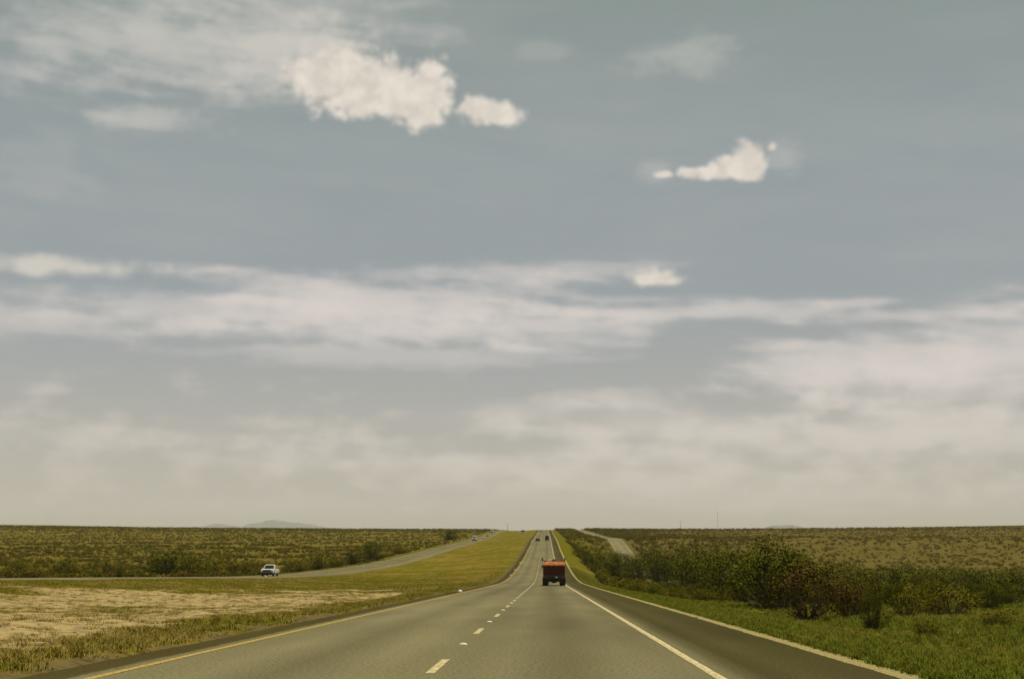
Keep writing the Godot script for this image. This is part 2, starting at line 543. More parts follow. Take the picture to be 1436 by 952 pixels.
# a strip of surface that follows a road profile: cross = [[x, dy, colour], ...] from -x to +x
func strip(table: Array, cross: Array, d0: float, d1: float, mottled := true, ragged := 0.0) -> ArrayMesh:
	var ds := [d0]
	for q in rows_d:
		if q > d0 + 0.1 and q < d1 - 0.1: ds.append(q)
	ds.append(d1)
	var v := PackedVector3Array()
	var n := PackedVector3Array()
	var c := PackedColorArray()
	var ix := PackedInt32Array()
	var k := cross.size()
	for j in ds.size():
		var d: float = ds[j]
		var y := prof(table, d)
		var sl := (prof(table, d + 1.0) - prof(table, d - 1.0)) * 0.5
		for i in k:
			var wob := ragged * (nb.get_noise_2d(d * 9.0, i * 35.0) + 0.7 * nb.get_noise_2d(d * 30.0, i * 35.0 + 400.0)) if ragged > 0.0 else 0.0
			v.append(Vector3(cross[i][0] + wob, y + cross[i][1], -d))
			n.append(Vector3(0, 1, sl).normalized())
			var col: Color = cross[i][2]
			if mottled:
				var w := 1.0 + 0.22 * na.get_noise_2d(float(cross[i][0]) * 6.0, d * 0.9) + 0.16 * nb.get_noise_2d(float(cross[i][0]) * 7.0, d * 1.1)
				col = Color(col.r * w, col.g * w, col.b * w)
			c.append(col)
	for j in ds.size() - 1:
		for i in k - 1:
			var p := j * k + i
			ix.append_array(PackedInt32Array([p, p + k, p + 1, p + 1, p + k, p + k + 1]))
	var arr := []
	arr.resize(Mesh.ARRAY_MAX)
	arr[Mesh.ARRAY_VERTEX] = v
	arr[Mesh.ARRAY_NORMAL] = n
	arr[Mesh.ARRAY_COLOR] = c
	arr[Mesh.ARRAY_INDEX] = ix
	var am := ArrayMesh.new()
	am.add_surface_from_arrays(Mesh.PRIMITIVE_TRIANGLES, arr)
	return am

func make_roads() -> void:
	var lane := Color(0.67, 0.635, 0.39)
	var track := Color(0.75, 0.71, 0.45)
	var oil := Color(0.575, 0.545, 0.33)
	var sh := Color(0.26, 0.24, 0.095)
	var sh2 := Color(0.31, 0.285, 0.125)
	var shl := Color(0.27, 0.23, 0.085)
	# carriageway in view: lanes with paler wheel tracks, darker shoulders of another paving
	var cross := [[-5.82, 0.0, lane], [-5.0, 0.0, lane], [-4.45, 0.0, track], [-3.5, 0.0, oil], [-2.55, 0.0, track], [-1.8, 0.0, lane], [-1.2, 0.0, lane], [-0.6, 0.0, track], [0.35, 0.0, oil], [1.2, 0.0, track], [1.8, 0.0, lane], [2.32, 0.0, lane]]
	var fine := []
	for i in cross.size() - 1:
		for k in 3:
			fine.append([lerpf(cross[i][0], cross[i + 1][0], k / 3.0), 0.0, (cross[i][2] as Color).lerp(cross[i + 1][2], k / 3.0)])
	fine.append(cross[-1])
	cross = fine
	var road := put(self, "road", strip(T_MAIN, cross, -60.0, 3000.0), M.asphalt)
	tag(road, "grey asphalt carriageway with dashed lane line running straight ahead", "road", "", "structure")
	put(road, "shoulder", strip(T_MAIN, [[2.32, -0.002, lane], [2.5, -0.005, lane.lerp(sh, 0.55)], [2.8, -0.01, sh], [3.3, -0.02, sh2], [3.9, -0.03, sh], [4.53, -0.04, sh], [4.7, -0.12, sh]], -60.0, 3000.0), M.asphalt)
	put(road, "shoulder", strip(T_MAIN, [[-6.95, -0.15, shl], [-6.7, -0.04, shl], [-6.0, -0.008, shl], [-5.82, -0.002, lane]], -60.0, 3000.0, true, 0.06), M.asphalt)
	put(road, "gravel_edge", strip(T_MAIN, [[4.48, -0.06, Color.WHITE], [4.55, -0.025, Color.WHITE], [4.88, -0.04, Color.WHITE], [5.08, -0.16, Color.WHITE]], -60.0, 3000.0, false, 0.06), M.gravel)
	put(road, "white_edge_line", strip(T_MAIN, [[MAIN_R - 0.065, 0.005, Color.WHITE], [MAIN_R + 0.065, 0.005, Color.WHITE]], -60.0, 2000.0, false, 0.012), M.white_paint)
	put(road, "yellow_edge_line", strip(T_MAIN, [[MAIN_L - 0.065, 0.005, Color.WHITE], [MAIN_L + 0.065, 0.005, Color.WHITE]], -60.0, 2000.0, false, 0.012), M.yellow_paint)
	# dashes of 3 m every 12.2 m, a round raised marker in each gap
	var first := 18.8
	var marker := MB.new()
	for ring in 3:
		var a0 := ring * 0.5
		var a1 := (ring + 1) * 0.5
		for i in 10:
			var t0 := TAU * i / 10
			var t1 := TAU * (i + 1) / 10
			var p := func(a: float, t: float) -> Vector3: return Vector3(cos(a) * cos(t) * 0.075, sin(a) * 0.03, cos(a) * sin(t) * 0.075)
			marker.face_out([p.call(a0, t0), p.call(a0, t1), p.call(a1, t1), p.call(a1, t0)], Vector3.ZERO)
	var marker_mesh := marker.done()
	for i in range(-2, 66):
		var d := first + i * 12.2
		put(road, "lane_dash", strip(T_MAIN, [[MAIN_D - 0.06, 0.005, Color.WHITE], [MAIN_D + 0.06, 0.005, Color.WHITE]], d, d + 3.05, false), M.white_paint)
		if i < 30:
			var mk := put(road, "raised_marker", marker_mesh, M.reflector)
			mk.position = Vector3(MAIN_D, main_y(d + 7.6) + 0.002, -(d + 7.6))
	# opposite carriageway
	var lx := FAR_X
	var fc := Color(0.74, 0.69, 0.38)
	var cr2 := [[lx - 6.2, -0.12, shl], [lx - 6.0, -0.02, sh], [lx - 3.7, 0.0, fc], [lx - 1.8, 0.0, oil], [lx, 0.0, fc], [lx + 1.8, 0.0, oil], [lx + 3.7, 0.0, fc], [lx + 4.9, -0.02, track], [lx + 5.6, -0.04, track], [lx + 6.2, -0.2, shl]]
	var road2 := put(self, "road", strip(T_FAR, cr2, -60.0, 3000.0), M.asphalt)
	tag(road2, "pale asphalt carriageway for oncoming traffic beyond the grass median", "road", "", "structure")
	put(road2, "yellow_edge_line", strip(T_FAR, [[lx + 3.62, 0.005, Color.WHITE], [lx + 3.75, 0.005, Color.WHITE]], -60.0, 2000.0, false, 0.012), M.yellow_paint)
	put(road2, "white_edge_line", strip(T_FAR, [[lx - 3.75, 0.005, Color.WHITE], [lx - 3.62, 0.005, Color.WHITE]], -60.0, 2000.0, false, 0.012), M.white_paint)
	for i in 24:
		var d2 := 110.0 + i * 24.4
		put(road2, "lane_dash", strip(T_FAR, [[lx - 0.06, 0.005, Color.WHITE], [lx + 0.06, 0.005, Color.WHITE]], d2, d2 + 3.05, false), M.white_paint)
	# frontage road
	var pale := Color(0.92, 0.87, 0.56)
	var pale2 := Color(0.76, 0.71, 0.44)
	var road3 := put(self, "road", strip(T_RIGHT, [[SIDE_X - 4.0, -0.12, shl], [SIDE_X - 3.6, 0.0, pale], [SIDE_X - 1.8, 0.01, pale2], [SIDE_X - 0.2, 0.02, pale], [SIDE_X + 0.2, 0.02, pale], [SIDE_X + 1.8, 0.01, pale2], [SIDE_X + 3.6, 0.0, pale], [SIDE_X + 4.0, -0.12, shl]], 400.0, 2200.0), M.asphalt)
	tag(road3, "narrow pale frontage road climbing the scrub slope", "road", "", "structure")

# ---------------------------------------------------------------- plants
# a crown of many leaf-sized faces gathered in clumps on branching stems
func crown(r: RandomNumberGenerator, w: float, h: float, clumps: int, leaves: int, leaf: float, spread: float) -> Array:
	var f := MB.new()
	var s := MB.new()
	f.soft = 0.6
	var k := clumps
	for i in k:
		var a := r.randf() * TAU
		var u := pow(r.randf(), 0.55)
		var up := r.randf()
		var rad := u * (0.55 + 0.45 * sin(PI * clampf(up * 0.85 + 0.15, 0.0, 1.0)))
		var lump := 0.8 + 0.3 * sin(a * 2.0 + h) + 0.15 * sin(a * 5.0)
		var p := Vector3(cos(a) * rad * w * 0.5 * lump, h * (0.10 + 0.86 * up * (1.0 - 0.35 * u * u) * (0.85 + 0.2 * lump)), sin(a) * rad * w * 0.5 * lump)
		if i % 3 == 0:
			var base := Vector3(cos(a) * 0.04 * w, -0.05, sin(a) * 0.04 * w)
			var mid := base.lerp(p, 0.5) + Vector3(cos(a), 0.2, sin(a)) * 0.06 * w
			s.tube(base, mid, 0.022 * h * 0.5 + 0.006, 0.012 * h * 0.5 + 0.004, 4, false)
			s.tube(mid, p, 0.012 * h * 0.5 + 0.004, 0.003, 4, false)
		var tone := r.randf_range(0.6, 1.0)
		for q in leaves:
			var o := Vector3(r.randfn(), r.randfn() * 0.8, r.randfn()) * spread
			var c := p + o
			c.y = maxf(c.y, 0.02)
			var d := Vector3(r.randfn(), r.randfn() * 0.7 + 0.35, r.randfn()).normalized()
			var e := d.cross(Vector3(r.randfn(), r.randfn(), r.randfn())).normalized()
			var len := leaf * r.randf_range(0.6, 1.4)
			var wd := len * r.randf_range(0.25, 0.45)
			var t := tone * r.randf_range(0.82, 1.0)
			f.col = Color(t, t * r.randf_range(0.94, 1.0), t)
			f.lean = (Vector3(p.x / w, (p.y / h - 0.35) * 1.2, p.z / w) * 2.0 + Vector3.UP * 0.35 + o * 0.6).normalized()
			f.tri(c - d * len * 0.5, c + e * wd * 0.5, c + d * len * 0.5)
			f.tri(c - d * len * 0.5, c + d * len * 0.5, c - e * wd * 0.5)
	return [f.done(), s.done()]

func grass_tuft(r: RandomNumberGenerator, blades: int, h: float, rad: float) -> ArrayMesh:
	var f := MB.new()
	f.soft = 0.7
	for i in blades:
		var a := r.randf() * TAU
		var b := Vector3(cos(a), 0, sin(a)) * rad * sqrt(r.randf())
		var lean := Vector3(r.randfn(), 0, r.randfn()) * 0.32
		var hh := h * r.randf_range(0.55, 1.25)
		var side := Vector3(-sin(a * 3.0), 0, cos(a * 3.0)) * r.randf_range(0.0025, 0.0065)
		var m := b + lean * hh * 0.35 + Vector3(0, hh * 0.6, 0)
		var tip := b + lean * hh * 1.2 + Vector3(0, hh, 0)
		var t := r.randf_range(0.7, 1.0)
		f.col = Color(t, t, t)
		f.quad(b - side, m - side * 0.8, m + side * 0.8, b + side)
		f.tri(m - side * 0.8, tip, m + side * 0.8)
	return f.done()

func scatter(n: String, mesh: Mesh, m: Material, list: Array, label: String, category: String) -> void:
	var mm := MultiMesh.new()
	mm.transform_format = MultiMesh.TRANSFORM_3D
	mm.use_colors = true
	mm.mesh = mesh
	mm.instance_count = list.size()
	for i in list.size():
		mm.set_instance_transform(i, list[i][0])
		mm.set_instance_color(i, list[i][1])
	var o := MultiMeshInstance3D.new()
	o.name = numbered(n)
	o.multimesh = mm
	o.material_override = m
	add_child(o)
	tag(o, label, category, "", "stuff")

func make_grass() -> void:
	var r := RandomNumberGenerator.new()
	r.seed = 77
	var tufts := [grass_tuft(r, 44, 0.085, 0.20), grass_tuft(r, 48, 0.12, 0.22), grass_tuft(r, 40, 0.06, 0.27)]
	var med := [[], [], []]
	var ver := [[], [], []]
	var tall := [[], [], []]
	# the grass median
	for i in 150000:
		var d := 14.0 + 330.0 * pow(r.randf(), 1.7)
		var x := r.randf_range(-38.5, -6.6)
		if x < -0.42 * d - 8.0: continue
		if r.randf() < ss(110.0, 344.0, d): continue
		var t := (-7.0 - x) / 31.7
		var e := nc.get_noise_2d(x, d * 0.7)
		var a := na.get_noise_2d(x * 2.0 + 500.0, d * 2.0)
		var b := nb.get_noise_2d(x * 5.0, d * 3.0 + 900.0)
		var inside := ss(0.03, 0.10, t) * (1.0 - ss(0.56, 0.80, t)) * (1.0 - ss(70.0, 150.0, d + 40.0 * e))
		var bare := ss(0.10, 1.0, inside + 0.6 * b + 0.45 * a * inside)
		if r.randf() < bare * 0.86: continue
		if x < -36.8 - r.randf(): continue
		if x > -7.9 and r.randf() < 0.62 + 0.6 * b + (x + 7.9) * 0.35: continue
		var dry := ss(-0.2, 0.55, a + 0.5 * b + 0.25 * r.randfn())
		var col := Color(0.70, 0.70, 0.10).lerp(Color(1.05, 0.85, 0.26), maxf(dry, bare))
		var s := r.randf_range(0.6, 1.25) * (1.15 if x > -9.5 else 0.9)
		med[i % 3].append([Transform3D(Basis(Vector3.UP, r.randf() * TAU).scaled(Vector3(s, s * 0.85, s)), Vector3(x, ground(x, d) - 0.01, -d)), col])
	# verge beside the paved shoulder and the field below it
	for i in 130000:
		var d := 12.0 + 330.0 * pow(r.randf(), 1.8)
		var x := 4.95 + 60.0 * pow(r.randf(), 2.2)
		if x > 0.40 * d + 10.0: continue
		if r.randf() < ss(130.0, 342.0, d): continue
		if x < 5.4 and r.randf() < 0.5: continue
		var a := na.get_noise_2d(x * 2.0 + 500.0, d * 2.0)
		var b := nb.get_noise_2d(x * 5.0, d * 3.0 + 900.0)
		var col := Color(0.50, 0.60, 0.08).lerp(Color(0.80, 0.74, 0.17), ss(-0.05, 0.7, a + 0.6 * b + 0.2 * r.randfn()))
		var s := r.randf_range(0.6, 1.3) * (1.0 + ss(8.0, 20.0, x) * 0.9)
		ver[i % 3].append([Transform3D(Basis(Vector3.UP, r.randf() * TAU).scaled(Vector3(s, s * 0.95, s)), Vector3(x, ground(x, d) - 0.01, -d)), col])
	var st := MB.new()
	st.tube(Vector3(0, -0.3, 0), Vector3(0.05, 0.25, 0.02), 1.0, 0.75, 7)
	st.tube(Vector3(0.05, 0.25, 0.02), Vector3(0.1, 0.55, 0.05), 0.75, 0.3, 7)
	var stones := []
	for i in 6000:
		var d := 14.0 + 120.0 * pow(r.randf(), 1.5)
		var x := r.randf_range(-32.0, -8.5)
		var s := 0.012 + 0.05 * pow(r.randf(), 3.0)
		var g := r.randf_range(0.7, 1.25)
		stones.append([Transform3D(Basis(Vector3.UP, r.randf() * TAU).scaled(Vector3(s * r.randf_range(0.8, 1.5), s * 0.8, s)), Vector3(x, ground(x, d), -d)), Color(g, g, g)])
	var stone_mat := mat(raw(0.27, 0.22, 0.13), 1.0, 0.0, true)
	scatter("gravel", st.done(), stone_mat, stones, "loose tan stones lying on the bare median soil", "gravel")
	for k in 3:
		scatter("median_grass", tufts[k], M.grass, med[k], "yellow green grass growing on the median between the carriageways", "grass")
		scatter("verge_grass", tufts[k], M.grass, ver[k], "green roadside grass below the paved shoulder", "grass")

var kinds := {}
func make_kinds() -> void:
	var r := RandomNumberGenerator.new()
	r.seed = 9
	# big leafy bushes, 1 m across and 1 m high before scaling is applied per plant
	kinds.dark = []
	kinds.olive = []
	kinds.brown = []
	kinds.pale = []
	for i in 3:
		kinds.dark.append(crown(r, 3.2, 2.6, 110, 42, 0.11, 0.19))
		kinds.olive.append(crown(r, 2.6, 1.9, 85, 36, 0.10, 0.17))
		kinds.brown.append(crown(r, 3.0, 2.1, 95, 34, 0.10, 0.18))
		kinds.pale.append(crown(r, 1.7, 0.9, 46, 26, 0.09, 0.13))

const SIZE := {"dark": [3.2, 2.6], "olive": [2.6, 1.9], "brown": [3.0, 2.1], "pale": [1.7, 0.9]}
const NAME := {"dark": "leafy_bush", "olive": "desert_bush", "brown": "dry_bush", "pale": "low_shrub"}
var bush_count := 0

func bush(kind: String, at: Vector3, w: float, h: float, label: String, group: String) -> Node3D:
	var o := thing(NAME[kind], label, "bush", at, rng.randf() * TAU, group)
	var v: Array = kinds[kind][bush_count % 3]
	bush_count += 1
	put(o, "foliage", v[0], M["leaf_" + kind])
	put(o, "stem", v[1], M.stem)
	o.scale = Vector3(w / SIZE[kind][0], h / SIZE[kind][1], w / SIZE[kind][0])
	return o

func bush_px(kind: String, px: float, py: float, hp: float, wp: float, from_d: float, label: String, group: String) -> void:
	var p := meet(px, py, from_d)
	var k := -p.z / FOC
	bush(kind, p - Vector3(0, 0.03, 0), wp * k * 1.15, hp * k * 1.08, label, group)

func make_bushes() -> void:
	var g1 := "bushes in the thicket below the paved shoulder"
	bush_px("dark", 1085, 852, 88, 136, 40, "tallest dark green bush of the thicket below the paved shoulder", g1)
	bush_px("brown", 1132, 868, 74, 108, 40, "reddish brown dry bush at the front of the thicket", g1)
	bush_px("brown", 1190, 866, 58, 84, 40, "brown dry bush behind the reddish one at the thicket front", g1)
	bush_px("dark", 1226, 884, 60, 44, 40, "thin dark bush standing alone in the verge grass past the thicket", g1)
	for q in [[1010, 838, 62, 84], [965, 834, 52, 74], [930, 822, 42, 56], [1052, 846, 58, 60], [892, 817, 36, 52], [862, 813, 30, 42], [985, 825, 56, 80], [1040, 830, 60, 80], [915, 812, 40, 60], [845, 803, 24, 40], [870, 800, 26, 44], [826, 795, 18, 30], [815, 783, 16, 26], [1115, 838, 66, 90]]:
		bush_px("dark", q[0], q[1], q[2], q[3], 40, "dark green bush in the thicket along the verge, ahead of the tallest one", g1)
	for q in [[1160, 838, 52, 90], [950, 812, 44, 60], [1000, 805, 40, 66], [905, 800, 30, 50], [1080, 815, 40, 70], [840, 790, 18, 36], [885, 803, 22, 40]]:
		bush_px("olive", q[0], q[1], q[2], q[3], 60, "olive green bush among the darker bushes of the thicket", g1)
	for q in [[1272, 866, 38, 70], [1335, 862, 38, 96], [1400, 880, 26, 70], [1300, 890, 20, 60]]:
		bush_px("olive", q[0], q[1], q[2], q[3], 50, "low olive bush in the grassy field past the thicket", "low bushes in the field")
	for q in [[1205, 826, 30, 70], [1245, 834, 36, 90], [1302, 832, 34, 90], [1362, 830, 32, 90], [1422, 838, 36, 100], [1330, 822, 26, 80], [1400, 824, 26, 80], [1270, 818, 26, 70], [1180, 815, 26, 70]]:
		bush_px("dark", q[0], q[1], q[2], q[3], 80, "dark bush in the long row at the foot of the tan slope", "row of bushes at the slope foot")
	# beyond the opposite carriageway
	var g2 := "bushes along the far edge of the opposite carriageway"
	for q in [[522, 788, 28, 58], [494, 793, 22, 48], [250, 809, 38, 92], [222, 808, 30, 64]]:
		bush_px("dark", q[0], q[1], q[2], q[3], 54.0 * FOC / (765.0 - float(q[0])), "full dark green bush standing out along the far edge of the opposite carriageway", g2)
	for q in [[470, 797, 18, 40], [445, 801, 22, 46], [415, 803, 18, 44], [350, 806, 22, 60], [300, 806, 20, 44], [560, 777, 12, 30], [280, 808, 26, 60], [30, 808, 20, 50], [92, 808, 24, 60], [150, 807, 22, 50], [325, 806, 16, 40]]:
		var from_d := 54.0 * FOC / (765.0 - float(q[0]))
		bush_px("olive", q[0], q[1], q[2], q[3], from_d, "olive bush along the far edge of the opposite carriageway", g2)
	bush_px("dark", 632, 757, 15, 36, 54.0 * FOC / 133.0, "dark green bush where the opposite carriageway climbs away", g2)
	# open scrub: the largest in view are plants of their own, the rest one mass of each kind
	var r := RandomNumberGenerator.new()
	r.seed = 31
	var all := []
	for i in 52000:
		var d := 90.0 + 1560.0 * sqrt(r.randf()) if i % 3 > 0 else 90.0 + 700.0 * r.randf()
		var x := r.randf_range(-0.42 * d - 15.0, 0.37 * d + 15.0)
		if x > -52.6 and x < 10.0: continue
		if absf(x - SIDE_X) < 5.5 and d > 140.0: continue
		var cl := nb.get_noise_2d(x * 1.7, d * 1.0) + 0.6 * na.get_noise_2d(x, d)
		var kind := "pale"
		var h := 0.0
		if x < 0.0:
			var patch := na.get_noise_2d(x * 0.35 + 90.0, d * 0.25) + 0.4 * cl
			if cl < -0.22 and r.randf() < 0.85: continue
			if patch < -0.25 and r.randf() < 0.55: continue
			kind = ["pale", "olive", "olive", "olive", "dark"][r.randi() % 5]
			if patch > 0.15 and r.randf() < 0.6: kind = "dark"
			elif patch < -0.1 and r.randf() < 0.6: kind = "pale"
			h = r.randf_range(0.6, 1.3)
			if kind == "dark": h = r.randf_range(1.0, 1.7)
		elif d < 520.0:
			# thicket near the highway, then open grass with bushes
			var thick := (1.0 - ss(20.0, 46.0, x - 0.02 * d)) * ss(85.0, 130.0, d) + 0.55 * ss(260.0, 420.0, d)
			if r.randf() > thick * 0.75 + 0.05: continue
			if d < 130.0 and x < 16.0: continue
			kind = ["dark", "dark", "olive", "dark", "olive", "pale"][r.randi() % 6]
			h = r.randf_range(0.9, 2.2) if kind != "pale" else r.randf_range(0.5, 0.9)
			if x < 20.0 and d < 240.0: h *= 0.75
		else:
			var open := ss(60.0, 140.0, x)
			if r.randf() < 0.45 * open: continue
			kind = ["pale", "olive", "pale", "olive", "pale", "pale"][r.randi() % 6]
			if open < 0.5 and r.randf() < 0.7: kind = "dark" if r.randf() < 0.6 else "olive"
			h = r.randf_range(0.5, 1.2) * (1.0 + 0.6 * (1.0 - open))
		if d > 1250.0: h *= 1.25
		var asp: float = SIZE[kind][0] / SIZE[kind][1] * r.randf_range(0.85, 1.3)
		all.append([h / d, kind, x, d, h, h * asp])
	all.sort_custom(func(a, b): return a[0] > b[0])
	var low := {}
	for kind in ["dark", "olive", "pale"]:
		low[kind] = crown(r, SIZE[kind][0], SIZE[kind][1], 30, 9, 0.30 if kind != "pale" else 0.2, 0.16)[0]
	var lists := {"dark": [], "olive": [], "pale": []}
	var singles := 0
	for q in all:
		var x: float = q[2]
		var d: float = q[3]
		var px := 765.0 + x / d * FOC
		var at := Vector3(x, ground(x, d) - 0.04, -d)
		if singles < 240 and px > -20.0 and px < 1456.0:
			singles += 1
			var big: String = "tall" if q[4] > 1.75 else ("middling" if q[4] > 1.2 else "low")
			var shape: String = "spreading" if q[5] / q[4] > 1.4 * SIZE[q[1]][0] / SIZE[q[1]][1] / 1.23 else "upright"
			var tint: String = {"dark": "dark green", "olive": "olive green", "pale": "pale dusty"}[q[1]]
			var place := ""
			if x < 0.0:
				if x > -70.0: place = "near the edge of the opposite carriageway"
				elif d < 300.0: place = "in open scrub behind the roadside bushes, facing the white pickup"
				else: place = "on the scrub slope well behind the roadside bushes"
			elif x < 20.0: place = "at the thicket edge beside the grass verge"
			elif x < 31.0: place = "between the thicket and the frontage road"
			elif x < 46.0: place = "close by the frontage road"
			else: place = "in the grassy hollow below the tan slope"
			bush(q[1], at, q[5], q[4], "%s %s %s bush %s" % [big, shape, tint, place], "bushes " + place)
			continue
		var sc := Vector3(q[5] / SIZE[q[1]][0], q[4] / SIZE[q[1]][1], q[5] / SIZE[q[1]][0])
		var t := r.randf_range(0.75, 1.3)
		lists[q[1]].append([Transform3D(Basis(Vector3.UP, r.randf() * TAU).scaled(sc), at), Color(t, t * r.randf_range(0.93, 1.03), t * 0.95)])
	scatter("dark_scrub", low.dark, M.leaf_dark, lists.dark, "dark green desert scrub covering the far slopes", "scrub")
	scatter("olive_scrub", low.olive, M.leaf_olive, lists.olive, "olive desert scrub covering the far slopes", "scrub")
	scatter("pale_scrub", low.pale, M.leaf_pale, lists.pale, "pale dry desert scrub covering the far slopes", "scrub")
	print("scrub ", all.size())

# ---------------------------------------------------------------- vehicles (they face -z)
func wheel_mesh(rad: float, wide: float) -> ArrayMesh:
	var m := MB.new()
	var k := 18
	var out := [[rad * 0.62, 0.5], [rad * 0.94, 0.5], [rad, 0.36], [rad, -0.36], [rad * 0.94, -0.5], [rad * 0.62, -0.5]]
	for i in k:
		var a := TAU * i / k
		var b := TAU * (i + 1) / k
		for j in out.size() - 1:
			var p := func(q: Array, t: float) -> Vector3: return Vector3(q[1] * wide, sin(t) * q[0], cos(t) * q[0])
			m.face_out([p.call(out[j], a), p.call(out[j], b), p.call(out[j + 1], b), p.call(out[j + 1], a)], Vector3.ZERO)
	return m.done()

func wheel(o: Node3D, at: Vector3, rad: float, wide: float) -> void:
	var w := put(o, "wheel", wheel_mesh(rad, wide), M.tyre)
	w.position = at
	var rim := MB.new()
	rim.tube(Vector3(-wide * 0.42, 0, 0), Vector3(wide * 0.42, 0, 0), rad * 0.63, rad * 0.63, 14)
	rim.tube(Vector3(-wide * 0.46, 0, 0), Vector3(wide * 0.46, 0, 0), rad * 0.2, rad * 0.2, 8)
	put(w, "rim", rim.done(), M.steel)

func slab(pts: Array, hw: float, hw_top: float, y0: float, y1: float) -> ArrayMesh:
	# side outline [z, y] extruded across, narrowing towards the top
	var m := MB.new()
	var a := []
	var b := []
	for q in pts:
		var w := lerpf(hw, hw_top, clampf((q[1] - y0) / (y1 - y0), 0.0, 1.0))
		a.append(Vector3(-w, q[1], q[0]))
		b.append(Vector3(w, q[1], q[0]))
	var poly := PackedVector2Array()
	for q in pts: poly.append(Vector2(q[0], q[1]))
	var ix := Geometry2D.triangulate_polygon(poly)
	for i in range(0, ix.size(), 3):
		m.tri(a[ix[i]], a[ix[i + 1]], a[ix[i + 2]])
		m.tri(b[ix[i + 2]], b[ix[i + 1]], b[ix[i]])
	for i in pts.size():
		var j := (i + 1) % pts.size()
		m.quad(a[i], a[j], b[j], b[i])
	return m.done()

func one(o: Node3D, n: String, m: Material, at: Vector3, s: Vector3, b := 0.02) -> MeshInstance3D:
	var k := MB.new()
	k.box(Vector3.ZERO, s, b)
	var q := put(o, n, k.done(), m)
	q.position = at
	return q

